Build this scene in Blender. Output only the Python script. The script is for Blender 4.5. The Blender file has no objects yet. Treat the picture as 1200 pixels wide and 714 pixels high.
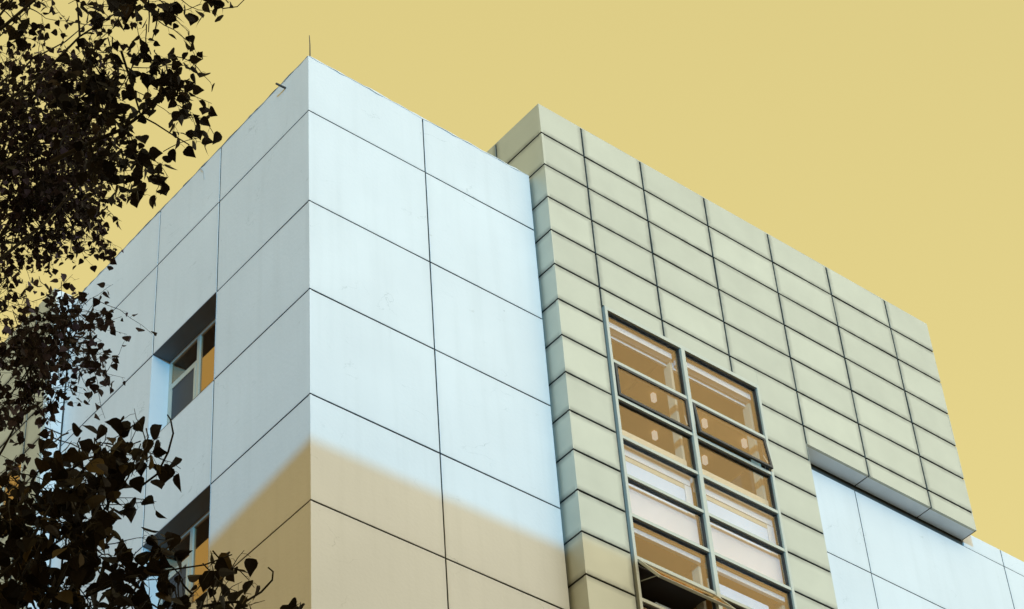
import bpy, bmesh, math, random
from mathutils import Vector, Matrix, noise

random.seed(7)
S = bpy.context.scene
COL = S.collection
H = 27.7                                   # height of the tower roof above the ground

# ------------------------------------------------------------------ camera
CAM_POS = Vector((-13.35588, -18.49888, -26.08292 + H))
CF = Vector((0.49594604, 0.54267581, 0.67789416))
CR = Vector((0.77366866, -0.63063018, -0.06117497))
CU = Vector((-0.39430234, -0.55480495, 0.73260981))
FPX = 2797.733
cd = bpy.data.cameras.new('camera')
cam = bpy.data.objects.new('camera', cd)
COL.objects.link(cam)
m = Matrix((CR, CU, -CF)).transposed().to_4x4()
m.translation = CAM_POS
cam.matrix_world = m
cd.sensor_width = 36.0
cd.lens = FPX / 1200.0 * 36.0
cd.clip_start = 0.1
cd.clip_end = 5000
S.camera = cam

# ------------------------------------------------------------------ world, sun, exposure
SUN_TRAVEL = Vector((0.63, 0.777, 0.02 * 0.63 - 0.105 * 0.777)).normalized()
elev = math.asin(-SUN_TRAVEL.z)
azim = math.atan2(-SUN_TRAVEL.x, -SUN_TRAVEL.y) % (2 * math.pi)
W = bpy.data.worlds.new('World')
S.world = W
W.use_nodes = True
nt = W.node_tree
for n in list(nt.nodes):
    nt.nodes.remove(n)
N = nt.nodes.new
L = nt.links.new
sky = N('ShaderNodeTexSky')
sky.sky_type = 'NISHITA'
sky.sun_disc = False
sky.sun_elevation = elev
sky.sun_rotation = azim
sky.air_density = 1.0
bw = N('ShaderNodeRGBToBW'); L(sky.outputs[0], bw.inputs[0])
pw = N('ShaderNodeMath'); pw.operation = 'POWER'; pw.inputs[1].default_value = 0.22
L(bw.outputs[0], pw.inputs[0])
# sky colour: pale cream around the added glow, yellow elsewhere
geo = N('ShaderNodeTexCoord')
dot = N('ShaderNodeVectorMath'); dot.operation = 'DOT_PRODUCT'
L(geo.outputs['Generated'], dot.inputs[0])
dot.inputs[1].default_value = Vector((0.45, -0.87, 0.15)).normalized()   # added bright glow, aimed to lift the front and spare the left
ramp = N('ShaderNodeValToRGB')
mr = N('ShaderNodeMapRange'); mr.inputs[1].default_value = -1; mr.inputs[2].default_value = 1
L(dot.outputs['Value'], mr.inputs[0]); L(mr.outputs[0], ramp.inputs[0])
e = ramp.color_ramp.elements
e[0].position = 0.0; e[0].color = (0.80, 0.655, 0.24, 1)
e[1].position = 1.0; e[1].color = (2.2, 2.15, 1.75, 1)
x = ramp.color_ramp.elements.new(0.56); x.color = (0.78, 0.655, 0.26, 1)
x = ramp.color_ramp.elements.new(0.72); x.color = (1.20, 1.11, 0.80, 1)
mul = N('ShaderNodeMix'); mul.data_type = 'RGBA'; mul.blend_type = 'MULTIPLY'
mul.inputs[0].default_value = 1.0
L(ramp.outputs[0], mul.inputs[6]); L(pw.outputs[0], mul.inputs[7])
bg = N('ShaderNodeBackground'); bg.inputs[1].default_value = 0.12
sc = N('ShaderNodeVectorMath'); sc.operation = 'SCALE'; sc.inputs['Scale'].default_value = 8.3
L(mul.outputs[2], sc.inputs[0]); L(sc.outputs[0], bg.inputs[0])
out = N('ShaderNodeOutputWorld'); L(bg.outputs[0], out.inputs[0])

sd = bpy.data.lights.new('sun', 'SUN')
sd.energy = 2.6
sd.angle = math.radians(0.4)
sd.color = (0.10, 0.545, 1.0)
sun = bpy.data.objects.new('sun', sd); COL.objects.link(sun)
sun.rotation_euler = SUN_TRAVEL.to_track_quat('-Z', 'Y').to_euler()
sun.location = (-40, -60, 60)

vs = S.view_settings
vs.view_transform = 'Standard'; vs.look = 'None'; vs.gamma = 1.0; vs.use_curve_mapping = False
vs.exposure = 0.0
S.render.engine = 'CYCLES'
S.render.resolution_x = 1024; S.render.resolution_y = 609

# ------------------------------------------------------------------ materials
def mat(name, col, rough=0.8, metal=0.0, vary=0.06, scale=1.2, bump=0.0, bscale=30, spec=0.5):
    mt = bpy.data.materials.new(name); mt.use_nodes = True
    t = mt.node_tree; b = t.nodes['Principled BSDF']
    b.inputs['Roughness'].default_value = rough
    b.inputs['Metallic'].default_value = metal
    b.inputs['Specular IOR Level'].default_value = spec
    tc = t.nodes.new('ShaderNodeTexCoord')
    nz = t.nodes.new('ShaderNodeTexNoise'); nz.inputs['Scale'].default_value = scale
    nz.inputs['Detail'].default_value = 6
    t.links.new(tc.outputs['Object'], nz.inputs['Vector'])
    r = t.nodes.new('ShaderNodeValToRGB')
    lo = [c * (1 - vary) for c in col]; hi = [min(1, c * (1 + vary)) for c in col]
    r.color_ramp.elements[0].color = (*lo, 1); r.color_ramp.elements[0].position = 0.3
    r.color_ramp.elements[1].color = (*hi, 1); r.color_ramp.elements[1].position = 0.7
    t.links.new(nz.outputs['Fac'], r.inputs[0])
    t.links.new(r.outputs[0], b.inputs['Base Color'])
    if bump:
        n2 = t.nodes.new('ShaderNodeTexNoise'); n2.inputs['Scale'].default_value = bscale
        n2.inputs['Detail'].default_value = 4
        t.links.new(tc.outputs['Object'], n2.inputs['Vector'])
        bp = t.nodes.new('ShaderNodeBump'); bp.inputs['Strength'].default_value = bump
        bp.inputs['Distance'].default_value = 0.02
        t.links.new(n2.outputs['Fac'], bp.inputs['Height'])
        t.links.new(bp.outputs[0], b.inputs['Normal'])
    return mt

def concrete_mat(name, col, metalblend=None):
    """smooth rendered panels: soft clouding, vertical rain streaks, a few hairline cracks and specks"""
    mt = mat(name, col, rough=0.75, vary=0.035, scale=0.7, bump=0.12, bscale=18, spec=0.3)
    t = mt.node_tree; b = t.nodes['Principled BSDF']
    tc = [n for n in t.nodes if n.type == 'TEX_COORD'][0]
    base = b.inputs['Base Color'].links[0].from_socket
    def mixmul(sock, fac, colr):
        mx = t.nodes.new('ShaderNodeMix'); mx.data_type = 'RGBA'; mx.blend_type = 'MULTIPLY'
        t.links.new(fac, mx.inputs[0]); t.links.new(sock, mx.inputs[6]); mx.inputs[7].default_value = (*colr, 1)
        return mx.outputs[2]
    # vertical streaks
    mp = t.nodes.new('ShaderNodeMapping'); mp.inputs['Scale'].default_value = (5, 5, 0.35)
    t.links.new(tc.outputs['Object'], mp.inputs[0])
    nz = t.nodes.new('ShaderNodeTexNoise'); nz.inputs['Scale'].default_value = 1.0; nz.inputs['Detail'].default_value = 5
    t.links.new(mp.outputs[0], nz.inputs['Vector'])
    r = t.nodes.new('ShaderNodeMapRange'); r.inputs[1].default_value = 0.48; r.inputs[2].default_value = 0.85
    t.links.new(nz.outputs['Fac'], r.inputs[0])
    base = mixmul(base, r.outputs[0], (0.94, 0.94, 0.935))
    # hairline cracks: thin level set of a noise, masked to a few spots
    mp2 = t.nodes.new('ShaderNodeMapping'); mp2.inputs['Scale'].default_value = (1, 1, 1.6)
    t.links.new(tc.outputs['Object'], mp2.inputs[0])
    n3 = t.nodes.new('ShaderNodeTexNoise'); n3.inputs['Scale'].default_value = 0.9; n3.inputs['Detail'].default_value = 7
    n3.inputs['Distortion'].default_value = 0.4
    t.links.new(mp2.outputs[0], n3.inputs['Vector'])
    s = t.nodes.new('ShaderNodeMath'); s.operation = 'SUBTRACT'; s.inputs[1].default_value = 0.5
    a = t.nodes.new('ShaderNodeMath'); a.operation = 'ABSOLUTE'
    lt = t.nodes.new('ShaderNodeMapRange'); lt.inputs[1].default_value = 0.0035; lt.inputs[2].default_value = 0.0
    t.links.new(n3.outputs['Fac'], s.inputs[0]); t.links.new(s.outputs[0], a.inputs[0]); t.links.new(a.outputs[0], lt.inputs[0])
    n4 = t.nodes.new('ShaderNodeTexNoise'); n4.inputs['Scale'].default_value = 1.3
    t.links.new(tc.outputs['Object'], n4.inputs['Vector'])
    m4 = t.nodes.new('ShaderNodeMapRange'); m4.inputs[1].default_value = 0.55; m4.inputs[2].default_value = 0.70
    t.links.new(n4.outputs['Fac'], m4.inputs[0])
    mm = t.nodes.new('ShaderNodeMath'); mm.operation = 'MULTIPLY'
    t.links.new(lt.outputs[0], mm.inputs[0]); t.links.new(m4.outputs[0], mm.inputs[1])
    base = mixmul(base, mm.outputs[0], (0.62, 0.64, 0.62))
    # short scuff marks
    mp5 = t.nodes.new('ShaderNodeMapping'); mp5.inputs['Scale'].default_value = (1.0, 1.0, 3.2); mp5.inputs['Rotation'].default_value = (0.35, 0.3, 0)
    t.links.new(tc.outputs['Object'], mp5.inputs[0])
    v5 = t.nodes.new('ShaderNodeTexVoronoi'); v5.inputs['Scale'].default_value = 0.9
    t.links.new(mp5.outputs[0], v5.inputs['Vector'])
    r5 = t.nodes.new('ShaderNodeMapRange'); r5.inputs[1].default_value = 0.10; r5.inputs[2].default_value = 0.03
    t.links.new(v5.outputs['Distance'], r5.inputs[0])
    n5 = t.nodes.new('ShaderNodeTexNoise'); n5.inputs['Scale'].default_value = 14; n5.inputs['Detail'].default_value = 6
    t.links.new(tc.outputs['Object'], n5.inputs['Vector'])
    q5 = t.nodes.new('ShaderNodeMapRange'); q5.inputs[1].default_value = 0.52; q5.inputs[2].default_value = 0.62
    t.links.new(n5.outputs['Fac'], q5.inputs[0])
    w5 = t.nodes.new('ShaderNodeMath'); w5.operation = 'MULTIPLY'
    t.links.new(r5.outputs[0], w5.inputs[0]); t.links.new(q5.outputs[0], w5.inputs[1])
    base = mixmul(base, w5.outputs[0], (0.84, 0.83, 0.80))
    # specks
    vo = t.nodes.new('ShaderNodeTexVoronoi'); vo.inputs['Scale'].default_value = 1.7
    t.links.new(tc.outputs['Object'], vo.inputs['Vector'])
    vr = t.nodes.new('ShaderNodeMapRange'); vr.inputs[1].default_value = 0.028; vr.inputs[2].default_value = 0.012
    t.links.new(vo.outputs['Distance'], vr.inputs[0])
    base = mixmul(base, vr.outputs[0], (0.4, 0.4, 0.4))
    t.links.new(base, b.inputs['Base Color'])
    return mt

M = {}
def panel_tones(mt, vary, seam_dark):
    """each panel has its own slight tone and darkens in a ragged line along the seams"""
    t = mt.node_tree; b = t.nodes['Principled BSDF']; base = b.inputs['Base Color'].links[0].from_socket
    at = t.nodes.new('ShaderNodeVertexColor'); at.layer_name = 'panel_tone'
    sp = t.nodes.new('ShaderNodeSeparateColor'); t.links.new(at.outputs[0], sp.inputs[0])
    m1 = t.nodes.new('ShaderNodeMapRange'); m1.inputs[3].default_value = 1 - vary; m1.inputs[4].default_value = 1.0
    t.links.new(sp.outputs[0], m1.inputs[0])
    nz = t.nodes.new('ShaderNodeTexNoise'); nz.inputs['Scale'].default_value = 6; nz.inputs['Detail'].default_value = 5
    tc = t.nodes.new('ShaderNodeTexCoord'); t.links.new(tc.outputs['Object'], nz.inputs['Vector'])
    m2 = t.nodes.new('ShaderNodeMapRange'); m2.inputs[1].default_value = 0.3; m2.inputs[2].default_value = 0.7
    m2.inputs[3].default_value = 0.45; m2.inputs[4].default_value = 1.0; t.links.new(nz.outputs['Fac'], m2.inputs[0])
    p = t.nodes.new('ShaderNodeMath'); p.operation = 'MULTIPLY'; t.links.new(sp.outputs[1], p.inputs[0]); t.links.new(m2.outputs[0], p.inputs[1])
    q = t.nodes.new('ShaderNodeMath'); q.operation = 'MULTIPLY'; q.inputs[1].default_value = seam_dark; t.links.new(p.outputs[0], q.inputs[0])  # strength of the darkening towards the panel edges
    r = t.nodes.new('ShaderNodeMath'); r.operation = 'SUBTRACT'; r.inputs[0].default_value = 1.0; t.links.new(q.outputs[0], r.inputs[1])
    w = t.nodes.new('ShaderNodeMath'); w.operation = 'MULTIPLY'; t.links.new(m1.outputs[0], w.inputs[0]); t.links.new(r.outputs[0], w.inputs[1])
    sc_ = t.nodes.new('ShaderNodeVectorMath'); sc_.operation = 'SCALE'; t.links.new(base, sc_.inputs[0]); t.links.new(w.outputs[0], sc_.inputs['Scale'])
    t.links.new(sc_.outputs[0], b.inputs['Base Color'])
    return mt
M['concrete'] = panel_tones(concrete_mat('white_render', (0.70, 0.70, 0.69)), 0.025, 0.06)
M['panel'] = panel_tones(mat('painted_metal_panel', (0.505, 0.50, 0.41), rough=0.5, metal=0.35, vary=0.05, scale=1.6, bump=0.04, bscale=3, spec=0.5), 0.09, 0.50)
M['head'] = mat('shaded_head', (0.10, 0.105, 0.115), rough=0.5)  # shade under the reveal head put into its base colour
M['soffit'] = mat('soffit_paint', (0.72, 0.78, 0.84), rough=0.6)
M['screen'] = mat('insect_screen', (0.035, 0.04, 0.05), rough=0.6)
M['flash'] = mat('weathered_edge', (0.30, 0.30, 0.27), rough=0.9, vary=0.5, scale=3)
M['joint'] = mat('dark_joint', (0.06, 0.06, 0.05), rough=0.9)
M['frame'] = mat('pale_aluminium', (0.47, 0.47, 0.40), rough=0.45, metal=0.2, vary=0.04)
M['darkframe'] = mat('dark_gasket', (0.025, 0.025, 0.025), rough=0.5)
M['room'] = mat('room_wall', (0.30, 0.22, 0.13), rough=0.9)
M['roomdark'] = mat('room_dark', (0.05, 0.045, 0.05), rough=0.9)
M['ceiling'] = mat('ceiling_board', (0.72, 0.44, 0.15), rough=0.9, vary=0.04)
M['beam'] = mat('white_beam', (0.78, 0.77, 0.76), rough=0.6, vary=0.03)
M['lamp'] = mat('lit_lamp', (0.8, 0.8, 0.75), rough=0.6)
M['lamp'].node_tree.nodes['Principled BSDF'].inputs['Emission Color'].default_value = (1.0, 0.96, 0.86, 1)
M['lamp'].node_tree.nodes['Principled BSDF'].inputs['Emission Strength'].default_value = 0.38
M['cream'] = mat('cream_board', (0.62, 0.52, 0.36), rough=0.7, vary=0.04)
M['blind'] = mat('pale_blind', (0.64, 0.74, 0.86), rough=0.8, vary=0.05, scale=0.8)
M['blindpink'] = mat('pinkish_blind', (0.74, 0.71, 0.72), rough=0.8, vary=0.04)
M['iron'] = mat('dark_iron', (0.05, 0.045, 0.04), rough=0.6)
M['paving'] = mat('paving_stone', (0.16, 0.14, 0.11), rough=0.9, scale=0.5, vary=0.15)
M['asphalt'] = mat('asphalt', (0.05, 0.05, 0.05), rough=0.95, scale=2, vary=0.2)
M['kerb'] = mat('kerb_stone', (0.35, 0.35, 0.34), rough=0.9)
M['brick'] = mat('rendered_facade', (0.38, 0.33, 0.27), rough=0.9, vary=0.1)
M['redbrick'] = mat('brown_brick', (0.44, 0.25, 0.14), rough=0.9, vary=0.1)
M['paint'] = mat('road_paint', (0.75, 0.75, 0.72), rough=0.8)

def glass_mat(name, refl, tint, gcol):
    mt = bpy.data.materials.new(name); mt.use_nodes = True
    t = mt.node_tree
    for n in list(t.nodes): t.nodes.remove(n)
    o = t.nodes.new('ShaderNodeOutputMaterial'); mx = t.nodes.new('ShaderNodeMixShader')
    tr = t.nodes.new('ShaderNodeBsdfTransparent'); tr.inputs[0].default_value = (*tint, 1)
    gl = t.nodes.new('ShaderNodeBsdfGlossy'); gl.inputs['Roughness'].default_value = 0.02
    gl.inputs['Color'].default_value = (*gcol, 1)
    lw = t.nodes.new('ShaderNodeLayerWeight'); lw.inputs[0].default_value = 0.5
    p5 = t.nodes.new('ShaderNodeMath'); p5.operation = 'POWER'; p5.inputs[1].default_value = 4.0
    t.links.new(lw.outputs['Facing'], p5.inputs[0])
    fr = t.nodes.new('ShaderNodeMath'); fr.operation = 'MULTIPLY'; fr.inputs[1].default_value = 0.8
    t.links.new(p5.outputs[0], fr.inputs[0])
    ad = t.nodes.new('ShaderNodeMath'); ad.operation = 'ADD'; ad.inputs[1].default_value = refl
    ad.use_clamp = True
    # slight waviness of the sheet
    tc = t.nodes.new('ShaderNodeTexCoord'); nz = t.nodes.new('ShaderNodeTexNoise'); nz.inputs['Scale'].default_value = 1.5
    bp = t.nodes.new('ShaderNodeBump'); bp.inputs['Strength'].default_value = 0.03; bp.inputs['Distance'].default_value = 0.05
    t.links.new(tc.outputs['Object'], nz.inputs['Vector']); t.links.new(nz.outputs['Fac'], bp.inputs['Height'])
    t.links.new(bp.outputs[0], gl.inputs['Normal'])
    t.links.new(fr.outputs[0], ad.inputs[0]); t.links.new(ad.outputs[0], mx.inputs[0])
    t.links.new(tr.outputs[0], mx.inputs[1]); t.links.new(gl.outputs[0], mx.inputs[2])
    t.links.new(mx.outputs[0], o.inputs[0])
    return mt
M['glass'] = glass_mat('window_glass', 0.055, (0.97, 0.97, 0.97), (1.0, 0.66, 0.32))
M['glassdark'] = glass_mat('tinted_glass', 0.36, (0.35, 0.33, 0.36), (1.0, 0.68, 0.42))

def leaf_mat(name, c1, c2, c3):
    mt = bpy.data.materials.new(name); mt.use_nodes = True
    t = mt.node_tree; b = t.nodes['Principled BSDF']; b.inputs['Roughness'].default_value = 0.6
    b.inputs['Specular IOR Level'].default_value = 0.08
    at = t.nodes.new('ShaderNodeAttribute'); at.attribute_name = 'leaf_tone'
    r = t.nodes.new('ShaderNodeValToRGB')
    r.color_ramp.elements[0].color = (*c1, 1); r.color_ramp.elements[1].color = (*c3, 1)
    mm = r.color_ramp.elements.new(0.75); mm.color = (*c2, 1)
    t.links.new(at.outputs['Fac'], r.inputs[0]); t.links.new(r.outputs[0], b.inputs['Base Color'])
    tl = t.nodes.new('ShaderNodeBsdfTranslucent'); t.links.new(r.outputs[0], tl.inputs[0])
    mx = t.nodes.new('ShaderNodeMixShader'); mx.inputs[0].default_value = 0.25
    o = [n for n in t.nodes if n.type == 'OUTPUT_MATERIAL'][0]
    t.links.new(b.outputs[0], mx.inputs[1]); t.links.new(tl.outputs[0], mx.inputs[2]); t.links.new(mx.outputs[0], o.inputs[0])
    return mt
M['leaf_a'] = leaf_mat('leaf_fine', (0.022, 0.015, 0.014), (0.06, 0.04, 0.045), (0.14, 0.12, 0.22))
M['leaf_b'] = leaf_mat('leaf_dark', (0.016, 0.012, 0.009), (0.034, 0.025, 0.017), (0.08, 0.055, 0.035))
M['leaf_c'] = leaf_mat('leaf_brown', (0.018, 0.013, 0.009), (0.045, 0.030, 0.016), (0.16, 0.11, 0.045))
M['bark'] = mat('bark', (0.03, 0.023, 0.016), rough=0.95, bump=0.5, bscale=12, vary=0.3)

# ------------------------------------------------------------------ helpers
def V3(a, b, c): return Vector((a, b, c + H))          # c counted from the tower roof level

def obj(name, bm, material, parent=None, smooth=False):
    off = Vector((0, 0, 0)); q = parent
    while q is not None:
        off += q.location; q = q.parent
    bmesh.ops.translate(bm, verts=bm.verts, vec=-off)
    me = bpy.data.meshes.new(name); bm.to_mesh(me); bm.free()
    mats = material if isinstance(material, (list, tuple)) else [material]
    for q in mats: me.materials.append(q)
    if smooth:
        for p in me.polygons: p.use_smooth = True
    o = bpy.data.objects.new(name, me); COL.objects.link(o)
    if parent is not None: o.parent = parent
    return o

def thing(name, label, cat, loc, group=None):
    o = bpy.data.objects.new(name, None); COL.objects.link(o)
    o.empty_display_size = 0.3
    o.location = loc; o['label'] = label; o['category'] = cat
    if group: o['group'] = group
    return o

def box(bm, a, b, bev=0.0, mi=0):
    (x0, y0, z0), (x1, y1, z1) = a, b
    x0, x1 = sorted((x0, x1)); y0, y1 = sorted((y0, y1)); z0, z1 = sorted((z0, z1))
    vs_ = [bm.verts.new(p) for p in ((x0,y0,z0),(x1,y0,z0),(x1,y1,z0),(x0,y1,z0),(x0,y0,z1),(x1,y0,z1),(x1,y1,z1),(x0,y1,z1))]
    fs = [bm.faces.new([vs_[i] for i in f]) for f in ((3,2,1,0),(4,5,6,7),(0,1,5,4),(1,2,6,5),(2,3,7,6),(3,0,4,7))]
    for f in fs: f.material_index = mi
    if bev:
        es = list({e_ for f in fs for e_ in f.edges})
        bmesh.ops.bevel(bm, geom=es, offset=bev, segments=2, affect='EDGES', profile=0.6)
    return vs_

def quad(bm, a, b, c, d, mi=0):
    f = bm.faces.new([bm.verts.new(p) for p in (a, b, c, d)]); f.material_index = mi; return f

def slab(bm, o, u, v, n, w, h, t, gaps, bev, tilt=0.0):
    """a facing panel whose outer face lies in the plane through o; gaps = (left, right, bottom, top)"""
    gl, gr, gb, gt = gaps
    bl, br, bb, bt = [bev if g > 0 else 0.0 for g in gaps]
    tu, tv = random.gauss(0, tilt), random.gauss(0, tilt)
    def P(a, b, d):
        d2 = d + (tu * (a - w / 2) + tv * (b - h / 2))
        return o + u * a + v * b + n * d2
    rings = []
    lay = bm.loops.layers.color.get('panel_tone') or bm.loops.layers.color.new('panel_tone')
    tone = random.random()
    ins = min(0.085, w * 0.2, h * 0.2)
    il, ir, ib, it = [ins if g > 0 else 0.0 for g in gaps]
    for (k, d, e2) in ((0.0, -t, 0), (0.0, -bev, 0), (0.35, -bev * 0.35, 0), (1.0, 0.0, 0), (1.0, 0.0, 1)):
        rings.append([bm.verts.new(P(a, b, d)) for a, b in (
            (gl + bl * k + il * e2, gb + bb * k + ib * e2), (w - gr - br * k - ir * e2, gb + bb * k + ib * e2),
            (w - gr - br * k - ir * e2, h - gt - bt * k - it * e2), (gl + bl * k + il * e2, h - gt - bt * k - it * e2))])
    inner = set(rings[-1])
    sides = (gb, gr, gt, gl)
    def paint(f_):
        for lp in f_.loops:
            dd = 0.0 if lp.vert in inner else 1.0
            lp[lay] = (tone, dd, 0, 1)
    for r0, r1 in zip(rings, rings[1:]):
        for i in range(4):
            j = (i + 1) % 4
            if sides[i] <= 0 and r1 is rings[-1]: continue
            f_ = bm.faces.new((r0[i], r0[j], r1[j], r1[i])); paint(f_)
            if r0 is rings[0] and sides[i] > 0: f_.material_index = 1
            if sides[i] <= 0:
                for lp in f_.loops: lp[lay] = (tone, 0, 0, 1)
    rings_last = rings[-1]
    # on sides without a seam the inner ring lies on the edge, so the face reaches it
    paint(bm.faces.new(rings_last))

def tube(bm, pts, r0, r1, seg=6):
    pts = [Vector(p) for p in pts]
    n = len(pts); prev = None
    up = Vector((0.13, 0.2, 1)).normalized()
    for i, p in enumerate(pts):
        d = (pts[min(i + 1, n - 1)] - pts[max(i - 1, 0)]).normalized()
        a = d.cross(up)
        if a.length < 1e-3: a = d.cross(Vector((1, 0, 0)))
        a.normalize(); b = d.cross(a)
        r = r0 + (r1 - r0) * i / (n - 1)
        ring = [bm.verts.new(p + a * math.cos(2*math.pi*k/seg) * r + b * math.sin(2*math.pi*k/seg) * r) for k in range(seg)]
        if prev:
            for k in range(seg):
                bm.faces.new((prev[k], prev[(k+1) % seg], ring[(k+1) % seg], ring[k]))
        else: bm.faces.new(list(reversed(ring)))
        prev = ring
    bm.faces.new(prev)

X_, Y_, Z_ = Vector((1,0,0)), Vector((0,1,0)), Vector((0,0,1))

# ------------------------------------------------------------------ ground
bm = bmesh.new(); quad(bm, (-2500,-2500,0), (2500,-2500,0), (2500,2500,0), (-2500,2500,0))
g = obj('ground', bm, M['paving']); g['kind'] = 'structure'
bm = bmesh.new(); quad(bm, (-300,-29,0.004), (300,-29,0.004), (300,-22,0.004), (-300,-22,0.004))
g = obj('road', bm, M['asphalt']); g['kind'] = 'structure'
bm = bmesh.new(); box(bm, (-300,-22,0), (300,-21.75,0.12), 0.01)
g = obj('kerb', bm, M['kerb']); g['kind'] = 'structure'

# ------------------------------------------------------------------ white tower
X1, X2, XM = 2.074, 4.115, 4.168
Y1, Y2, Y3 = 2.227, 3.863, 6.36
ZR = [0, -1.155, -2.955, -4.595, -6.407, -8.103]
while ZR[-1] - 1.75 > -H + 0.8:
    ZR.append(ZR[-1] - (1.80 if len(ZR) % 2 else 1.70))
ZR.append(-H + 0.004)
tower = thing('concrete_tower', 'tall white concrete panelled tower block with a sharp corner and small deep set windows', 'building', (0, 0, 0))
WIN_ROWS = [i for i in range(2, len(ZR) - 2) if i % 2 == 0]
bm = bmesh.new(); G = 0.0105
T = 0.028
for i in range(len(ZR) - 1):
    zt, zb = ZR[i], ZR[i+1]
    xs = [0, X1, X2]
    for k in range(2):
        slab(bm, V3(xs[k], 0, zb), X_, Z_, -Y_, xs[k+1]-xs[k], zt-zb, T,
             (0 if k == 0 else G, G if k == 0 else 0.0, G, G if i else 0.0), 0.006, 0.0012)
    ysl = [0, Y1, Y2, Y3]
    for k in range(3):
        if k == 1 and i in WIN_ROWS: continue
        # left face: seen from outside, u runs along -Y
        slab(bm, V3(0, ysl[k+1], zb), -Y_, Z_, -X_, ysl[k+1]-ysl[k], zt-zb, T,
             (G if k < 2 else 0.0, 0 if k == 0 else G, G, G if i else 0.0), 0.006, 0.0012)
obj('wall', bm, [M['concrete'], M['joint']], tower)
bm = bmesh.new()                                  # dark backing behind the open joints
quad(bm, V3(T,T,-H), V3(X2-0.002,T,-H), V3(X2-0.002,T,-0.02), V3(T,T,-0.02))
quad(bm, V3(X2-0.002,T,-H), V3(X2-0.002,Y3,-H), V3(X2-0.002,Y3,-0.02), V3(X2-0.002,T,-0.02))
for y0, y1 in ((T, Y1), (Y2, Y3)):
    quad(bm, V3(T,y1,-H), V3(T,y0,-H), V3(T,y0,-0.02), V3(T,y1,-0.02))
prev = -0.02
for i in WIN_ROWS:
    quad(bm, V3(T,Y2,ZR[i]), V3(T,Y1,ZR[i]), V3(T,Y1,prev), V3(T,Y2,prev)); prev = ZR[i+1]
quad(bm, V3(T,Y2,-H), V3(T,Y1,-H), V3(T,Y1,prev), V3(T,Y2,prev))
obj('joint', bm, M['joint'], tower)
bm = bmesh.new()                                  # flat roof and the inner side of the parapet
box(bm, V3(0.03,0.03,-0.6), V3(X2-0.01,12,-0.45))
box(bm, V3(0.03,0.03,-0.45), V3(0.25,12,-0.012)); box(bm, V3(0.25,0.03,-0.45), V3(X2-0.01,0.25,-0.012))
obj('roof', bm, M['concrete'], tower)
bm = bmesh.new()                                  # thin weathered edge flashing with chips
def flashing(p0, p1, out_, n):
    prev_ = None
    for k in range(n + 1):
        q = p0.lerp(p1, min(1, max(0, (k + (random.uniform(-.35, .35) if 0 < k < n else 0)) / n)))
        j = random.choice((0.001, 0.002, 0.004, 0.010)); hgt = random.choice((0.002, 0.003, 0.006, 0.014)); lo = random.choice((0.003, 0.004, 0.007, 0.02))
        ring = [bm.verts.new(q + out_ * (0.003 + j) - Z_ * lo), bm.verts.new(q + out_ * (0.003 + j) + Z_ * hgt),
                bm.verts.new(q - out_ * 0.14 + Z_ * hgt), bm.verts.new(q - out_ * 0.14 - Z_ * 0.011)]
        if prev_:
            for i in range(4): bm.faces.new((prev_[i], prev_[(i+1) % 4], ring[(i+1) % 4], ring[i]))
        else: bm.faces.new(ring)
        prev_ = ring
    bm.faces.new(list(reversed(prev_)))
flashing(V3(0,0.02,0), V3(0,Y3,0), -X_, 70)
obj('parapet_flashing', bm, M['flash'], tower)
bm = bmesh.new(); flashing(V3(0.02,0,0.0), V3(X2,0,0.0), -Y_, 30)
obj('parapet_flashing', bm, M['concrete'], tower)

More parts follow.
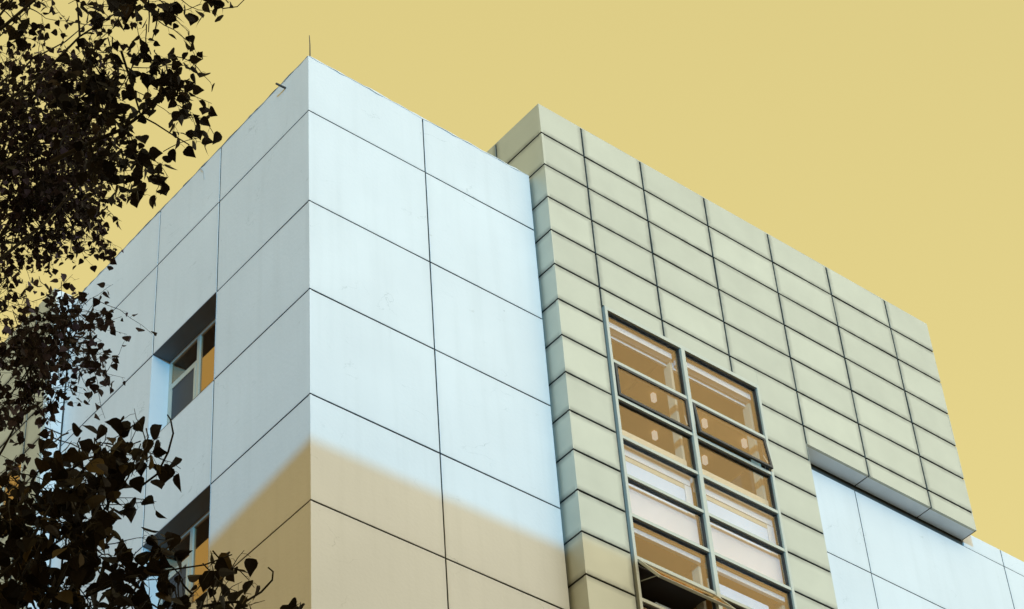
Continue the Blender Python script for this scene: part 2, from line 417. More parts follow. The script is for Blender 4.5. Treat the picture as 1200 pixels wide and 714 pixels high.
RV = 0.34
for idx, i in enumerate(WIN_ROWS):
    zt, zb = ZR[i] + 0.0, ZR[i+1] - 0.0
    bm = bmesh.new()
    fw = 0.055
    x0, x1 = RV - 0.05, RV
    a, b = Y1 + 0.001, Y2 - 0.001
    box(bm, V3(x0,a,zt-fw), V3(x1,b,zt), 0.004); box(bm, V3(x0,a,zb), V3(x1,b,zb+fw), 0.004)
    box(bm, V3(x0,a,zb+fw), V3(x1,a+fw,zt-fw), 0.004); box(bm, V3(x0,b-fw,zb+fw), V3(x1,b,zt-fw), 0.004)
    ym = a + 0.53 * (b - a)
    box(bm, V3(x0-0.006,ym-0.035,zb+fw), V3(x1,ym+0.035,zt-fw), 0.004)
    zm_ = zt - 0.50
    box(bm, V3(x0,ym+0.035,zm_-0.03), V3(x1,b-fw,zm_+0.03), 0.004)
    w = obj('window', bm, M['frame'], tower)
    bm = bmesh.new()                                # opening sash in the lower far part
    s0, s1, q0, q1 = ym+0.04, b-fw-0.004, zb+fw+0.004, zm_-0.034
    sx0, sx1 = x0-0.012, x0+0.025
    box(bm, V3(sx0,s0,q1-0.05), V3(sx1,s1,q1), 0.004); box(bm, V3(sx0,s0,q0), V3(sx1,s1,q0+0.05), 0.004)
    box(bm, V3(sx0,s0,q0+0.05), V3(sx1,s0+0.05,q1-0.05), 0.004); box(bm, V3(sx0,s1-0.05,q0+0.05), V3(sx1,s1,q1-0.05), 0.004)
    obj('sash', bm, M['frame'], w)
    bm = bmesh.new(); box(bm, V3(x0+0.02,a+fw-0.005,zb+fw-0.005), V3(x0+0.03,ym-0.03,zt-fw+0.005)); obj('pane', bm, M['glassdark'], w)
    bm = bmesh.new(); box(bm, V3(x0+0.02,ym+0.03,zm_+0.025), V3(x0+0.03,b-fw+0.005,zt-fw+0.005)); obj('pane', bm, M['glassdark'], w)
    bm = bmesh.new(); box(bm, V3(x0+0.002,s0+0.045,q0+0.045), V3(x0+0.01,s1-0.045,q1-0.045)); obj('insect_screen', bm, M['screen'], w)
    bm = bmesh.new()                                # reveal: head, sill and the two jambs
    e_ = 0.0
    quad(bm, V3(0.0,Y1,zt), V3(RV+.02,Y1,zt), V3(RV+.02,Y2,zt), V3(0.0,Y2,zt), 1)
    quad(bm, V3(0.0,Y1,zb), V3(0.0,Y2,zb), V3(RV+.02,Y2,zb+0.02), V3(RV+.02,Y1,zb+0.02))
    quad(bm, V3(0.0,Y2,zb), V3(0.0,Y2,zt), V3(RV+.02,Y2,zt), V3(RV+.02,Y2,zb))
    quad(bm, V3(0.0,Y1,zt), V3(0.0,Y1,zb), V3(RV+.02,Y1,zb), V3(RV+.02,Y1,zt))
    obj('reveal', bm, [M['concrete'], M['head']], w)
    bm = bmesh.new()                                # dim room behind
    r0, r1 = RV+0.02, RV+2.6
    quad(bm, V3(r0,Y1,zt), V3(r1,Y1,zt), V3(r1,Y2,zt), V3(r0,Y2,zt)); quad(bm, V3(r0,Y1,zb), V3(r1,Y1,zb), V3(r1,Y2,zb), V3(r0,Y2,zb))
    quad(bm, V3(r1,Y1,zb), V3(r1,Y2,zb), V3(r1,Y2,zt), V3(r1,Y1,zt))
    quad(bm, V3(r0,Y1,zb), V3(r1,Y1,zb), V3(r1,Y1,zt), V3(r0,Y1,zt)); quad(bm, V3(r0,Y2,zb), V3(r1,Y2,zb), V3(r1,Y2,zt), V3(r0,Y2,zt))
    obj('room', bm, M['roomdark'], w)

# ------------------------------------------------------------------ metal clad block
D = -0.313
SX = [XM, 5.043, 6.284, 7.678, 9.119, 10.492, 11.908, 12.967]
ZM = [1.379] + [0.741 - 0.70 * k for k in range(0, 41)]
ZM = [z for z in ZM if z > -H + 0.4] + [-H + 0.004]
ZB = -3.121
WT = -2.405
WL, WM, WR = 5.125, 6.622, 8.174
WLO, WRO = 5.085, 8.225
WBOT = -13.3
TT = [WT, -3.455, -4.151, -4.875, -5.568, -6.257, -6.981, -7.670]
while TT[-1] - 0.7 > WBOT - 0.1: TT.append(TT[-1] - 0.70)
WBOT = TT[-1]
blk = thing('metal_clad_block', 'greenish grey metal clad block with dark seams and a tall gridded window', 'building', (XM, D, 0))
bm = bmesh.new(); g2 = 0.0155; TM = 0.045; BV = 0.007
zsw = [z for z in ZM]
for i in range(len(ZM) - 1):
    zt, zb = ZM[i], ZM[i+1]
    for k in range(len(SX) - 1):
        x0, x1 = SX[k], SX[k+1]
        if k >= 4 and zt <= ZB: continue
        zb2 = zb
        gb = g2
        if k >= 4 and zb < ZB: zb2 = ZB; gb = 0.0
        gl = 0.0 if k == 0 else g2
        gr = 0.0 if (k == len(SX) - 2 or (k == 3 and zt <= ZB + 0.2)) else g2
        pieces = [(x0, x1, zb2, zt, gl, gr, gb, 0.0 if i == 0 else g2)]
        if x1 > WLO and x0 < WRO and zb < WT and zt > WBOT:
            pieces = []
            if zt > WT:                               # strip above the window
                if k == 3:
                    pieces.append((x0, WRO, WT, zt, gl, 0.0, 0.0, g2))
                    pieces.append((WRO, x1, zb2, zt, 0.0, gr, gb, g2))
                else: pieces.append((x0, x1, WT, zt, gl, gr, 0.0, g2))
            elif k == 3: pieces.append((WRO, x1, zb2, zt, 0.0, gr, gb, g2))
            if zb < WBOT:
                pieces.append((x0, min(x1, WRO), zb2, WBOT, gl, 0.0 if k == 3 else gr, gb, 0.0))
            if k == 0: pieces = [(x0, x1, zb2, zt, gl, gr, gb, g2)]
        for (a, b, c, d_, l_, r_, b_, t_) in pieces:
            if b - a < 0.05 or d_ - c < 0.05: continue
            slab(bm, V3(a, D, c), X_, Z_, -Y_, b - a, d_ - c, TM, (l_, r_, b_, t_), BV, 0.0025)
    # side facing the tower
    for (ya, yb) in ((D, 0.75), (0.75, 2.0), (2.0, 3.3)):
        slab(bm, V3(XM, yb, zb), -Y_, Z_, -X_, yb - ya, zt - zb, 0.02 if zt < 0 else TM, (0.0 if yb == 3.3 else g2, 0.0 if ya == D else g2, g2, 0.0 if i == 0 else g2), BV, 0.0025)
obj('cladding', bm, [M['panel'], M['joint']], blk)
# soffit panels below the overhang
bm = bmesh.new()
for k in (4, 5, 6):
    x0, x1 = SX[k], SX[k+1]
    slab(bm, V3(x0, 0.0, ZB), X_, -Y_, -Z_, x1 - x0, -D - 0.046, 0.03, (0.0 if k == 4 else 0.010, 0.0 if k == 6 else 0.010, 0.0, 0.0), 0.006)
obj('soffit', bm, [M['soffit'], M['joint']], blk)
bm = bmesh.new()                                   # dark carcass in the open seams
def bq(x0, x1, z0, z1): quad(bm, V3(x0, D+TM, z0), V3(x1, D+TM, z0), V3(x1, D+TM, z1), V3(x0, D+TM, z1))
top = 1.36
bq(XM+.02, WLO, -H, top); bq(WLO, WRO, WT, top); bq(WLO, WRO, -H, WBOT)
bq(WRO, SX[4], -H, top); bq(SX[4], SX[7]-.01, ZB + 0.03, top)
quad(bm, V3(XM+0.02, 3.3, -H), V3(XM+0.02, D+TM, -H), V3(XM+0.02, D+TM, top), V3(XM+0.02, 3.3, top))
quad(bm, V3(SX[4], D+TM, ZB+.03), V3(SX[7], D+TM, ZB+.03), V3(SX[7], 0.0, ZB+.03), V3(SX[4], 0.0, ZB+.03))
quad(bm, V3(SX[4]-.004, D+TM, -H), V3(SX[4]-.004, 0.02, -H), V3(SX[4]-.004, 0.02, ZB+.03), V3(SX[4]-.004, D+TM, ZB+.03))
quad(bm, V3(SX[7]-.02, D+TM, ZB+.03), V3(SX[7]-.02, 3.3, ZB+.03), V3(SX[7]-.02, 3.3, top), V3(SX[7]-.02, D+TM, top))
quad(bm, V3(XM+0.02, 3.3, -H), V3(SX[7], 3.3, -H), V3(SX[7], 3.3, top), V3(XM+0.02, 3.3, top))
obj('seam', bm, M['joint'], blk)
bm = bmesh.new()
box(bm, V3(XM+.03, D+.05, top-.6), V3(SX[7]-.03, 3.25, top-.45))
for i in range(0, 5):                              # return cladding on the far end of the overhang
    zt, zb = ZM[i], ZM[i+1]
    slab(bm, V3(SX[7], D, zb), Y_, Z_, X_, 3.3 - D, zt - zb, 0.018, (0, 0, g2, g2 if i else 0), BV)
slab(bm, V3(SX[7], D, ZB), Y_, Z_, X_, 3.3 - D, ZM[5] - ZB, 0.018, (0, 0, 0, g2), BV)
slab(bm, V3(SX[4], D, -H), Y_, Z_, X_, -D, H + ZB, 0.004, (0, 0, 0, 0), 0.002)
slab(bm, V3(XM, 0.3, 1.379), X_, Y_, Z_, SX[7]-XM, 0.01, 0.01, (0,0,0,0), 0.001)
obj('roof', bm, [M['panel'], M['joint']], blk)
bm = bmesh.new()
box(bm, V3(XM, D, 1.3792), V3(SX[7], D+0.28, 1.3992), 0.004); box(bm, V3(XM, D+0.281, 1.3792), V3(XM+.28, 3.3, 1.3992), 0.004)
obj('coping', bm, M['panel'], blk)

# the tall gridded window
bm = bmesh.new(); FY0, FY1 = D - 0.012, D + 0.10
box(bm, V3(WLO, FY0, WBOT - .02), V3(WLO + 0.052, FY1, WT), 0.005)
box(bm, V3(WRO - 0.052, FY0, WBOT - .02), V3(WRO, FY1, WT), 0.005)
box(bm, V3(WLO + .052, FY0, WT - 0.07), V3(WRO - .052, FY1, WT), 0.005)
box(bm, V3(WM - 0.038, FY0 - 0.01, WBOT), V3(WM + 0.038, FY1, WT - .07), 0.005)
for j, z in enumerate(TT[1:], 1):
    hh = 0.028
    for a, b in ((WLO + .052, WM - .038), (WM + .038, WRO - .052)):
        box(bm, V3(a, FY0 + 0.006, z - hh), V3(b, FY1, z + hh), 0.004)
cw = obj('window', bm, M['frame'], blk)
bm = bmesh.new()                                   # black gaskets round each light
for j in range(len(TT) - 1):
    zt, zb = TT[j] - (0.07 if j == 0 else 0.028), TT[j+1] + 0.028
    for a, b in ((WLO + .052, WM - .038), (WM + .038, WRO - .052)):
        gy0, gy1 = FY0 + 0.035, FY0 + 0.085
        box(bm, V3(a, gy0, zt - 0.018), V3(b, gy1, zt)); box(bm, V3(a, gy0, zb), V3(b, gy1, zb + 0.006))
        box(bm, V3(a, gy0, zb + .006), V3(a + 0.012, gy1, zt - .018)); box(bm, V3(b - 0.018, gy0, zb + .006), V3(b, gy1, zt - .018))
obj('gasket', bm, M['darkframe'], cw)
def sash(a, b, zb, zt, ang, frame_m, glass_m):
    """top hung opening light; ang > 0 pushes its foot outwards"""
    R = Matrix.Rotation(-ang, 4, 'X'); piv = V3(0, FY0 + 0.02, zt)
    def put(bmx):
        for v in bmx.verts: v.co = piv + R @ (v.co - piv)
    bmx = bmesh.new(); f = 0.045; y0, y1 = FY0 - 0.004, FY0 + 0.034
    box(bmx, V3(a,y0,zt-f), V3(b,y1,zt), 0.003); box(bmx, V3(a,y0,zb), V3(b,y1,zb+f), 0.003)
    box(bmx, V3(a,y0,zb+f), V3(a+f,y1,zt-f), 0.003); box(bmx, V3(b-f,y0,zb+f), V3(b,y1,zt-f), 0.003)
    put(bmx); s = obj('opening_light', bmx, frame_m, blk)
    bmx = bmesh.new(); box(bmx, V3(a+f-.003, y0+.012, zb+f-.003), V3(b-f+.003, y0+.02, zt-f+.003)); put(bmx)
    obj('pane', bmx, glass_m, s)
    for xx in (a + 0.05, b - 0.05):                 # two stay arms
        bmx = bmesh.new()
        p = piv + R @ (V3(xx, y1, zb + 0.12) - piv)
        tube(bmx, [p, V3(xx, FY0 + .05, (zb + zt) / 2)], 0.008, 0.008, 5)
        obj('stay_arm', bmx, M['frame'], s)
for j in range(len(TT) - 1):
    zt, zb = TT[j] - (0.07 if j == 0 else 0.028), TT[j+1] + 0.028
    for c_, (a, b) in enumerate(((WLO + .052, WM - .038), (WM + .038, WRO - .052))):
        if j == 1:
            sash(a + .016, b - .016, zb + .012, zt - .012, 0.02 if c_ == 0 else 0.10, M['darkframe'], M['glass'])
        elif j == 6 and c_ == 0:
            sash(a + .016, b - .016, zb + .012, zt - .012, 0.64, M['frame'], M['glass'])
        else:
            bm = bmesh.new(); box(bm, V3(a, FY0 + 0.055, zb), V3(b, FY0 + 0.063, zt))
            obj('pane', bm, M['glass'], cw)
# what stands behind the glass
IY = D + 0.12
def part(name, mt, *boxes, bev=0.004):
    b_ = bmesh.new()
    for a, b in boxes: box(b_, a, b, bev)
    return obj(name, b_, M[mt], blk)
XL, XR_ = WLO + 0.02, WRO - 0.02
cols = ((XL, WM - 0.05), (WM + 0.05, XR_))
floors = [(WT + 0.03, -4.95), (-6.30, -8.5), (-9.9, WBOT)]
for (zc, zf) in floors:
    for (xa, xb) in cols:
        part('ceiling', 'ceiling', (V3(xa, IY, zc), V3(xb + (0.05 if xa < 6 else 1.6), 3.0, zc + 0.08)))
        part('partition', 'cream', (V3(xb - 0.02, IY + 0.10, zf), V3(xb + 0.03, IY + 0.24, zc - 0.002)))
    part('inner_wall', 'room', (V3(XL, 3.0, zf - .6), V3(XR_, 3.1, zc)))
for (xa, xb) in cols:
    z0 = WT + 0.03
    part('blind_box', 'beam', (V3(xa, IY + 0.03, WT - 0.20), V3(xb - .03, IY + 0.13, WT - 0.065)))
    part('beam', 'beam', (V3(xa, IY + 0.16, WT - 0.25), V3(xb - .03, IY + 0.20, WT - 0.10)))
    for fx in ((1.90,) if xa < 6 else (1.40, 2.25)):
        for dx, dy in ((0.0, 0.95), (0.62, 1.62)):
            part('light_fitting', 'lamp', (V3(xa + fx + dx, IY + dy, z0 - 0.15), V3(xa + fx + dx + 0.07, IY + dy + 0.06, z0 - 0.001)))
    # boxed ledge, then pale blind, then pinkish blind with brown foot
    zl = TT[3]
    part('ledge', 'cream', (V3(xa, IY + 0.02, zl + 0.14), V3(xb - .04, IY + 0.16, zl + 0.30)))
    part('ledge', 'beam', (V3(xa, IY + 0.01, zl + 0.0), V3(xb, IY + 0.17, zl + 0.139)))
    part('blind_box', 'beam', (V3(xa, IY + 0.03, zl - 0.16), V3(xb - .02, IY + 0.10, zl - 0.02)))
    part('blind', 'cream', (V3(xa, IY + 0.045, zl - 0.24), V3(xb - .12, IY + 0.07, zl - 0.161)))
    part('blind', 'blind', (V3(xa, IY + 0.05, TT[4]), V3(xb - .14, IY + 0.065, zl - 0.241)))
    part('blind', 'beam', (V3(xb - .13, IY + 0.04, TT[4]), V3(xb, IY + 0.09, zl - 0.161)))
    part('blind', 'blindpink', (V3(xa, IY + 0.03, TT[5] + 0.19), V3(xb, IY + 0.05, TT[4] - 0.01)))
    part('ledge', 'ceiling', (V3(xa, IY + 0.02, TT[5] + 0.05), V3(xb - .02, IY + 0.35, TT[5] + 0.189)))
    part('beam', 'beam', (V3(xa, IY + 0.03, -6.30 - 0.09), V3(xb - .03, IY + 0.09, -6.301)))
xa, xb = cols[1]
part('blind', 'blind', (V3(xa + .05, IY + 0.12, TT[6] + 0.10), V3(xb - .3, IY + 0.14, TT[5] - 0.26)))
part('floor_slab', 'roomdark', (V3(XL, IY + .36, -5.6), V3(XR_, 3.0, -5.4)))
xa, xb = cols[0]
part('blind', 'blind', (V3(xa + .72, IY + 0.30, -9.2), V3(xb - .10, IY + 0.33, -7.18)))
part('room_divider', 'roomdark', (V3(XL, IY + 0.9, -9.8), V3(WM, IY + 0.95, -6.95)))
part('dark_slab', 'roomdark', (V3(XL, IY + .02, -6.99), V3(WM - .05, IY + .9, -6.955)))  # added dark slab, so the view up through the open light stays dark

# ------------------------------------------------------------------ low white wing to the right
low = thing('concrete_wing', 'lower white concrete wing with thin panel joints, running right from under the metal overhang', 'building', (SX[4], 0, 0))
bm = bmesh.new()
zr = [-3.24, -4.825, -6.45, -8.1]
while zr[-1] - 1.7 > -H + 0.6: zr.append(zr[-1] - 1.7)
zr.append(-H + 0.004)
xr = [8.9, 10.457, 13.94, 17.42, 20.9, 24.4, 27.9]
for i in range(len(zr) - 1):
    for k in range(len(xr) - 1):
        slab(bm, V3(xr[k], 0, zr[i+1]), X_, Z_, -Y_, xr[k+1]-xr[k], zr[i]-zr[i+1], T,
             (0.008 if k else 0, 0.008, 0.008, 0.0 if i == 0 else 0.008), 0.005, 0.001)
for a, b in ((12.985, 13.94), (13.94, 17.42), (17.42, 20.9), (20.9, 24.4), (24.4, 27.9)):
    slab(bm, V3(a, 0, -3.24), X_, Z_, -Y_, b - a, 3.24 - 2.898, T, (0.0 if a < 13 else 0.008, 0.008, 0.012, 0.0), 0.005, 0.001)
obj('wall', bm, [M['concrete'], M['joint']], low)
bm = bmesh.new(); box(bm, V3(8.9, T, -H + .004), V3(27.88, 9.0, -3.02)); obj('joint', bm, M['joint'], low)
bm = bmesh.new(); box(bm, V3(12.985, T + .002, -3.018), V3(27.88, 9.0, -2.905)); obj('roof', bm, M['concrete'], low)

# ------------------------------------------------------------------ rear wing at the far left
XW = -0.35
rear = thing('rear_wing', 'tan metal clad wing with a narrow white end wall, half hidden behind the tree leaves', 'building', (XW, Y3, 0))
bm = bmesh.new()
zw = [0.10, -0.30, -0.96, -1.62, -2.28, -2.94, -3.60]
while zw[-1] - 0.66 > -H + .4: zw.append(zw[-1] - 0.66)
yw = [Y3, 6.87, 8.1, 9.3, 10.5, 11.7]
for i in range(len(zw) - 1):
    for k in range(len(yw) - 1):
        if i >= 5 and (i - 5) % 6 < 2 and k == 1: continue
        slab(bm, V3(XW, yw[k+1], zw[i+1]), -Y_, Z_, -X_, yw[k+1]-yw[k], zw[i]-zw[i+1], TM,
             (g2, 0.0 if k == 0 else g2, g2, g2 if i else 0), BV, 0.003)
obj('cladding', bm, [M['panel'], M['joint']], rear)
bm = bmesh.new()
zz = [0.10, -1.155, -2.74, -4.595, -6.407, -8.103, -9.8, -H + .004]
for i in range(len(zz) - 1):
    slab(bm, V3(XW, Y3, zz[i+1]), X_, Z_, -Y_, -XW - 0.03, zz[i]-zz[i+1], T, (0.0, 0.0, 0.012, 0.012 if i else 0), 0.005)
obj('end_wall', bm, [M['concrete'], M['joint']], rear)
bm = bmesh.new()
for i in range(len(zw) - 1):
    for k in range(len(yw) - 1):
        if i >= 5 and (i - 5) % 6 < 2 and k == 1: continue
        quad(bm, V3(XW+TM, yw[k+1], zw[i+1]), V3(XW+TM, yw[k], zw[i+1]), V3(XW+TM, yw[k], zw[i]-.01), V3(XW+TM, yw[k+1], zw[i]-.01))
quad(bm, V3(XW+TM, Y3+T, -H), V3(X2, Y3+T, -H), V3(X2, Y3+T, .08), V3(XW+TM, Y3+T, .08))
quad(bm, V3(XW+TM, 11.7, -H), V3(X2, 11.7, -H), V3(X2, 11.7, .08), V3(XW+TM, 11.7, .08))
obj('seam', bm, M['joint'], rear)
bm = bmesh.new(); box(bm, V3(XW+.05, Y3+.03, -.2), V3(X2, 11.69, -.05)); obj('roof', bm, M['concrete'], rear)
for i in range(5, len(zw) - 3, 6):
    bm = bmesh.new(); zt, zb = zw[i], zw[i+2]; a, b = 6.87, 8.1
    x0, x1 = XW + .01, XW + .08
    for q in ((V3(x0,a,zt-.05),V3(x1,b,zt)), (V3(x0,a,zb),V3(x1,b,zb+.05)), (V3(x0,a,zb+.05),V3(x1,a+.05,zt-.05)), (V3(x0,b-.05,zb+.05),V3(x1,b,zt-.05)), (V3(x0,7.45,zb+.05),V3(x1,7.5,zt-.05))):
        box(bm, *q, 0.004)
    w = obj('window', bm, M['frame'], rear)
    bm = bmesh.new(); box(bm, V3(x0+.03,a+.02,zb+.02), V3(x0+.04,b-.02,zt-.02)); obj('pane', bm, M['glassdark'], w)
    bm = bmesh.new(); quad(bm, V3(XW+1.5,a,zb), V3(XW+1.5,b,zb), V3(XW+1.5,b,zt), V3(XW+1.5,a,zt)); quad(bm, V3(x1,a,zt), V3(XW+1.5,a,zt), V3(XW+1.5,b,zt), V3(x1,b,zt))
    obj('room', bm, M['roomdark'], w)

# ------------------------------------------------------------------ small things on the tower
bm = bmesh.new(); tube(bm, [V3(0.10,0.10,-0.02), V3(0.10,0.10,0.40), V3(0.09,0.10,0.60)], 0.011, 0.005, 6)
t = obj('lightning_rod', bm, M['iron']); t['label'] = 'thin dark lightning rod standing on the tip of the white tower corner'; t['category'] = 'lightning rod'
bm = bmesh.new()
tube(bm, [V3(0.04,0.56,-0.19), V3(-0.06,0.57,-0.185), V3(-0.13,0.58,-0.175), V3(-0.14,0.60,-0.15)], 0.019, 0.017, 8)
t = obj('pipe_bracket', bm, M['iron']); t['label'] = 'small bent dark iron bracket sticking out under the tower parapet left of its corner'; t['category'] = 'bracket'
bm = bmesh.new()
tube(bm, [V3(-0.012,2.75,0.0), V3(-0.03,2.72,-0.06), V3(-0.02,2.66,-0.16), V3(-0.012,2.65,-0.34)], 0.006, 0.004, 5)
t = obj('loose_cable', bm, M['kerb']); t['label'] = 'short thin loose cable curling over the left parapet of the white tower'; t['category'] = 'cable'

# ------------------------------------------------------------------ building across the street (its roof edge casts the shade)
ed = Vector((0.09, -0.02)).normalized()
ang = -math.atan2(0.02, 0.105) * -1
opp = thing('office_building', 'long rendered office building with rows of windows across the street', 'building', (-20, -31.0, 0))
slope_y = 0.105
hr = H - 7.15 + slope_y * 31.0 + 0.02 * -20
rot = math.atan2(0.02, slope_y)
opp.rotation_euler = (0, 0, rot)
def place_local(bmx, name, mt, par):
    me = bpy.data.meshes.new(name); bmx.to_mesh(me); bmx.free(); me.materials.append(mt)
    o = bpy.data.objects.new(name, me); COL.objects.link(o); o.parent = par; return o
bm = bmesh.new(); box(bm, (-45,-12,0.004), (45,0,hr-0.3)); place_local(bm, 'wall', M['brick'], opp)
bm = bmesh.new(); box(bm, (-45.1,-12.1,hr-0.298), (45.1,0.1,hr), 0.02); place_local(bm, 'roof', M['kerb'], opp)
wf = bmesh.new(); box(wf, (-0.8,0.002,0), (0.8,0.07,1.7), 0.01)
wg = bmesh.new(); box(wg, (-0.72,0.072,0.08), (0.72,0.08,1.62))
wfo = wgo = None
for r_ in range(6):
    for c_ in range(14):
        loc = (-39 + c_ * 6.0, 0, 1.2 + r_ * 3.8)
        if wfo is None:
            wfo = place_local(wf, 'window', M['frame'], opp); wgo = place_local(wg, 'pane', M['glassdark'], wfo); wfo.location = loc
        else:
            a = wfo.copy(); COL.objects.link(a); a.parent = opp; a.location = loc
            b = wgo.copy(); COL.objects.link(b); b.parent = a

# unseen brick block added on the left to darken and warm the left faces
nb = thing('added_brick_block', 'tall brown brick block added out of view to shade the left faces', 'building', (-24, 14, 0))
bm = bmesh.new(); box(bm, (-16,-20,0.004), (0,28,33)); place_local(bm, 'wall', M['redbrick'], nb)
bm = bmesh.new(); box(bm, (-16.2,-20.2,33.002), (0.2,28.2,33.5), 0.02); place_local(bm, 'roof', M['kerb'], nb)
wf = bmesh.new(); box(wf, (0.002,-0.7,0), (0.07,0.7,1.6), 0.01)
wg = bmesh.new(); box(wg, (0.072,-0.62,0.08), (0.08,0.62,1.52))
wfo = None
for r_ in range(9):
    for c_ in range(8):
        loc = (0, -16 + c_ * 5.6, 1.4 + r_ * 3.5)
        if wfo is None:
            wfo = place_local(wf, 'window', M['frame'], nb); wgo = place_local(wg, 'pane', M['glassdark'], wfo); wfo.location = loc
        else:
            a = wfo.copy(); COL.objects.link(a); a.parent = nb; a.location = loc
            b = wgo.copy(); COL.objects.link(b); b.parent = a

# ------------------------------------------------------------------ trees
def at(px, py, dist):
    d = (CF * FPX + CR * (px - 600) - CU * (py - 357)).normalized()
    return CAM_POS + d * dist

LEAF_OUT = [(0.0, 0.0), (0.10, 0.055), (0.36, 0.10), (0.47, 0.28), (0.40, 0.48), (0.20, 0.72), (0.0, 1.0)]
def leaf(bm, lay, p, down, side, size, tone):
    """pointed heart shaped blade folded along its midrib"""
    nrm = down.cross(side).normalized()
    fold = random.uniform(0.05, 0.32); curl = random.uniform(-0.15, 0.28)
    wid = random.uniform(0.82, 1.1)
    mid = [bm.verts.new(p + down * (s * size) + nrm * (curl * s * s * size)) for s in (0.06, 0.30, 0.62)]
    tip = bm.verts.new(p + down * size + nrm * curl * size)
    fs = []
    for sg in (-1, 1):
        o = [bm.verts.new(p + down * (b * size) + side * (sg * a * size * wid) + nrm * (a * fold * size + curl * b * b * size)) for a, b in LEAF_OUT[1:-1]]
        loops = [(mid[0], o[0], o[1]), (mid[0], o[1], o[2], mid[1]), (mid[1], o[2], o[3], mid[2]), (mid[2], o[3], o[4], tip)]
        for q in loops:
            if sg < 0: q = tuple(reversed(q))
            f = bm.faces.new(q); fs.append(f)
    for f in fs:
        for lp in f.loops: lp[lay] = (tone, tone, tone, 1)

def rnd_unit():
    while True:
        v = Vector((random.uniform(-1,1), random.uniform(-1,1), random.uniform(-1,1)))
        if 0.05 < v.length < 1: return v.normalized()

def twig(bmw, bml, lay, p0, d0, length, nleaf, size, pet):
    d = d0.normalized(); pts = [p0.copy()]; nseg = 5
    p = p0.copy()
    for k in range(nseg):
        d = (d + rnd_unit() * 0.28 + Vector((0,0,-0.05))).normalized()
        p = p + d * (length / nseg); pts.append(p.copy())
    tube(bmw, pts, 0.0034 * size / 0.07, 0.0014 * size / 0.07, 4)
    for k in range(nleaf):
        s = (k + 0.6) / nleaf * nseg; i = min(int(s), nseg - 1)
        q = pts[i].lerp(pts[i+1], s - i)
        out_ = (rnd_unit() + (pts[i+1]-pts[i]).normalized() * 0.7).normalized()
        e_ = q + (out_ + Vector((0,0,-0.25))).normalized() * pet * random.uniform(0.6, 1.2)
        tube(bmw, [q, q.lerp(e_, 0.5) + Vector((0,0,0.15*pet)), e_], 0.0011 * size / 0.07, 0.0009 * size / 0.07, 3)
        down = (Vector((0,0,-0.75)) + rnd_unit() * 0.75 + out_ * 0.35).normalized()
        side = down.cross(rnd_unit()).normalized()
        tone = random.random() ** 1.6
        leaf(bml, lay, e_, down, side, size * random.choice((0.6, 0.85, 1.0, 1.0, 1.15)), tone)

def curve3(a, b, sag, n=8, wob=0.06):
    L_ = (b - a).length; o1 = rnd_unit() * L_ * wob; pts = []
    for k in range(n + 1):
        s = k / n
        pts.append(a.lerp(b, s) + Vector((0,0,1)) * sag * L_ * math.sin(math.pi * s) + o1 * math.sin(math.pi * s * 1.0) + (rnd_unit() * L_ * 0.012 if 0 < k < n else Vector()))
    return pts

def tree(name, label, base, top, r0, clusters, leafsize, pet, lm, tlen, limb_bias=0.0):
    root = thing(name, label, 'tree', (base.x, base.y, 0.0), None)
    bmt = bmesh.new()
    tp = curve3(Vector((base.x, base.y, 0.0)), top, 0.0, 14, 0.02)
    tube(bmt, tp, r0, r0 * 0.06, 10)
    obj('trunk', bmt, M['bark'], root, True)
    bml = bmesh.new(); lay = bml.loops.layers.color.new('leaf_tone'); bmw = bmesh.new()
    for (px, py, rx, ry, dist, spread, n, nl, limb) in clusters:
        c = at(px, py, dist)
        wpp = dist / FPX
        if limb:
            zt = c.z - random.uniform(0.8, 2.2)
            s = max(2, min(len(tp) - 2, int((zt / max(top.z, .1)) * (len(tp) - 1))))
            bm2 = bmesh.new(); cp = curve3(tp[s], c, -0.05, 9, 0.05)
            tube(bm2, cp, 0.020 if dist > 9 else 0.014, 0.003, 6)
            obj('limb', bm2, M['bark'], root, True)
        else: cp = None
        for k in range(n):
            for _ in range(40):
                a, b = random.uniform(-1, 1), random.uniform(-1, 1)
                if a*a + b*b <= 1: break
            q = c + CR * (a * rx * wpp) - CU * (b * ry * wpp) + CF * random.uniform(-spread, spread)
            outd = (q - c); outd = outd.normalized() if outd.length > 1e-4 else rnd_unit()
            d = (outd * 0.8 + rnd_unit() * 0.7 + CR * 0.35).normalized()
            st = q - d * tlen * 0.5
            twig(bmw, bml, lay, st, d, tlen * random.uniform(0.7, 1.25), nl, leafsize, pet)
            # fine branchlet joining the twig to the limb
            if cp and random.random() < 0.5:
                near = min(cp[4:], key=lambda v: (v - st).length)
                if (near - st).length < 1.3:
                    tube(bmw, curve3(near, st, 0.05, 5, 0.08), 0.0055 if dist > 9 else 0.004, 0.0025, 4)
    obj('twigs', bmw, M['bark'], root)
    obj('crown', bml, lm, root)
    return root

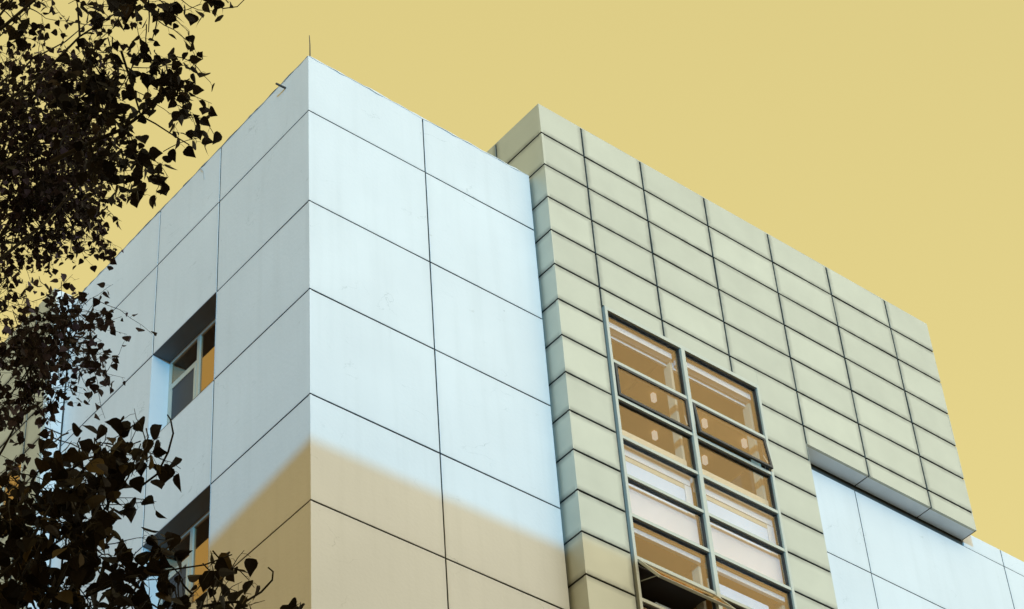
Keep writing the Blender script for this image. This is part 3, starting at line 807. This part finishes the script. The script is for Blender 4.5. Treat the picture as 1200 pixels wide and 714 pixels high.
# far fine leaved tree: the dense mass at the left edge
A = 17.0
ca = [(60,348,15,13,A-3,.3,6,6,0), (40,110,70,55,A,1.0,77,8,1), (35,170,75,60,A,1.0,120,9,1), (70,215,60,50,A,0.9,98,9,1), (25,250,45,60,A,1.0,77,9,1),
      (85,265,32,36,A,.6,38,8,1), (112,238,34,14,A,.5,9,7,0), (8,325,16,50,A,.8,12,8,1), (35,10,55,30,A,.9,9,7,1), (105,25,36,34,A,.8,12,7,1),
      (70,80,55,30,A,.8,33,8,0), (100,150,40,50,A,.8,39,8,0), (8,60,20,40,A,.5,8,6,0),
      (82,400,46,52,A-3,.5,39,7,1), (105,370,30,28,A-3,.4,11,6,0), (35,430,60,55,A-3,.8,62,8,1), (60,375,38,30,A-3,.4,12,6,0), (25,480,45,22,A-3,.5,12,7,0), (118,430,18,34,A-3,.3,7,5,0),
      (40,550,50,30,A-3,.5,9,7,0),
      (-80,60,70,110,A,1.3,47,8,1), (-90,260,80,110,A,1.3,55,8,1), (-80,420,70,80,A-2,1.2,31,8,1), (-220,180,90,200,A+.5,1.5,62,8,1), (-340,150,90,180,A,1.4,39,8,1), (-200,-120,160,110,A+1,1.5,55,8,1), (40,-90,110,60,A+.5,1.0,31,8,1)]
b = at(-190, 500, A)
tree('poplar_tree', 'large dense tree with fine dark purplish leaves filling the upper left edge of the view', Vector((b.x, b.y, 0)), at(-190, -120, A + 1), 0.24, ca, 0.052, 0.035, M['leaf_a'], 0.34)
# nearer tree with larger leaves in silhouette, hanging in from the top
B = 11.0
cb = [(150,6,28,14,B,.3,8,7,1), (205,8,20,16,B,.3,5,6,0), (135,62,12,14,B,.25,3,6,0), (178,50,16,10,B,.2,3,5,0),
      (122,95,26,26,B,.4,11,7,1), (160,85,20,22,B,.3,8,6,0), (215,100,22,18,B,.3,8,6,0), (228,72,9,10,B,.2,2,5,0), (225,118,14,10,B,.2,3,5,0),
      (118,128,26,26,B,.4,10,7,0), (142,175,34,18,B,.35,8,7,1), (165,195,22,20,B,.3,7,6,0), (200,162,18,10,B,.2,2,4,0), (225,166,8,8,B,.15,1,5,0), (118,208,28,14,B,.3,6,6,0),
      (90,120,20,40,B,.4,5,6,0), (60,150,30,40,B,.4,5,6,0),
      (258,-12,12,7,B,.2,2,5,0), (140,-80,50,35,B,.5,10,7,1), (60,-60,70,40,B,.6,19,7,1), (-40,-30,60,60,B,.7,26,7,1), (-60,140,70,80,B,.7,19,7,1), (-160,60,90,120,B,.9,34,7,1)]
b = at(-260, 500, B)
tree('poplar_tree', 'tree with larger black leaves silhouetted on the sky, twigs reaching towards the tower corner', Vector((b.x, b.y, 0)), at(-260, -80, B + .5), 0.17, cb, 0.061, 0.042, M['leaf_b'], 0.24)
# nearest tree: big brown leaves in the lower left
Cc = 7.2
cc = [(112,535,40,32,Cc,.3,12,7,1), (160,515,24,16,Cc,.2,4,5,0), (172,520,12,16,Cc,.15,2,4,0), (125,575,42,30,Cc,.35,10,7,1), (55,620,60,52,Cc,.5,21,7,1), (110,650,46,26,Cc,.35,6,6,1),
      (30,700,50,36,Cc,.4,16,7,1), (95,705,40,18,Cc,.3,8,7,0), (160,665,26,20,Cc,.3,3,6,0), (185,645,18,14,Cc,.25,3,5,1), (170,706,36,14,Cc,.3,5,6,1), (225,696,24,18,Cc,.25,6,6,1), (258,675,16,14,Cc,.2,4,5,0), (258,708,16,8,Cc,.2,3,5,0),
      (10,590,30,30,Cc,.3,7,6,0), (66,570,34,26,Cc,.3,6,6,0), (25,640,40,60,Cc,.35,13,7,0),
      (356,708,10,8,Cc,.1,3,5,1), (-60,660,70,80,Cc,.6,31,7,1), (60,790,120,50,Cc,.6,37,7,1), (240,770,70,30,Cc,.4,15,7,1), (-170,720,80,90,Cc,.8,28,7,1)]
b = at(-230, 900, Cc)
t3 = tree('poplar_tree', 'nearest tree with big brown tinged leaves covering the lower left corner below the tower windows', Vector((b.x, b.y, 0)), at(-200, 560, Cc), 0.10, cc, 0.055, 0.036, M['leaf_c'], 0.20)
# bare curling shoots and the few long branches that can be followed
def shoots(parent, paths):
    for dist, r0_, r1_, pts in paths:
        bm_ = bmesh.new()
        tube(bm_, [at(px, py, dist + dz) for px, py, dz in pts], r0_, r1_, 6)
        obj('shoot', bm_, M['bark'], parent, True)
trees = {o['label'][:4]: o for o in COL.objects if o.name.startswith('poplar_tree')}
tb = [o for o in COL.objects if o.name.startswith('poplar_tree') and 'silhouetted' in o['label']][0]
shoots(tb, [(B, .012, .005, [(60,190,.2),(100,170,.1),(142,152,0),(165,135,0),(195,110,0),(212,96,0)]),
            (B, .006, .003, [(142,60,0),(150,85,.05),(158,112,.05),(165,136,0),(182,145,0),(202,158,0),(222,170,0)]),
            (B, .004, .002, [(195,108,0),(196,98,0),(199,86,0)]),
            (B, .004, .002, [(174,0,0),(175,20,0),(174,38,0)]), (B, .004, .002, [(186,10,0),(183,30,0),(178,48,0)]),
            (B, .004, .002, [(236,-6,0),(246,5,0),(262,10,0),(278,8,0),(288,-2,0)])])
shoots(t3, [(Cc, .004, .0022, [(165,570,0),(184,556,0),(197,530,0),(203,508,0),(200,492,0),(196,486,0)]),
            (Cc, .0045, .0025, [(230,712,0),(262,706,0),(288,705,0),(306,694,0),(319,680,0),(320,670,0),(314,665,0)]),
            (Cc, .004, .002, [(100,700,.05),(140,680,0),(200,668,0),(240,662,0),(272,650,0)]),
            (Cc, .004, .002, [(60,640,0),(120,600,0),(150,560,0),(165,520,0)])])
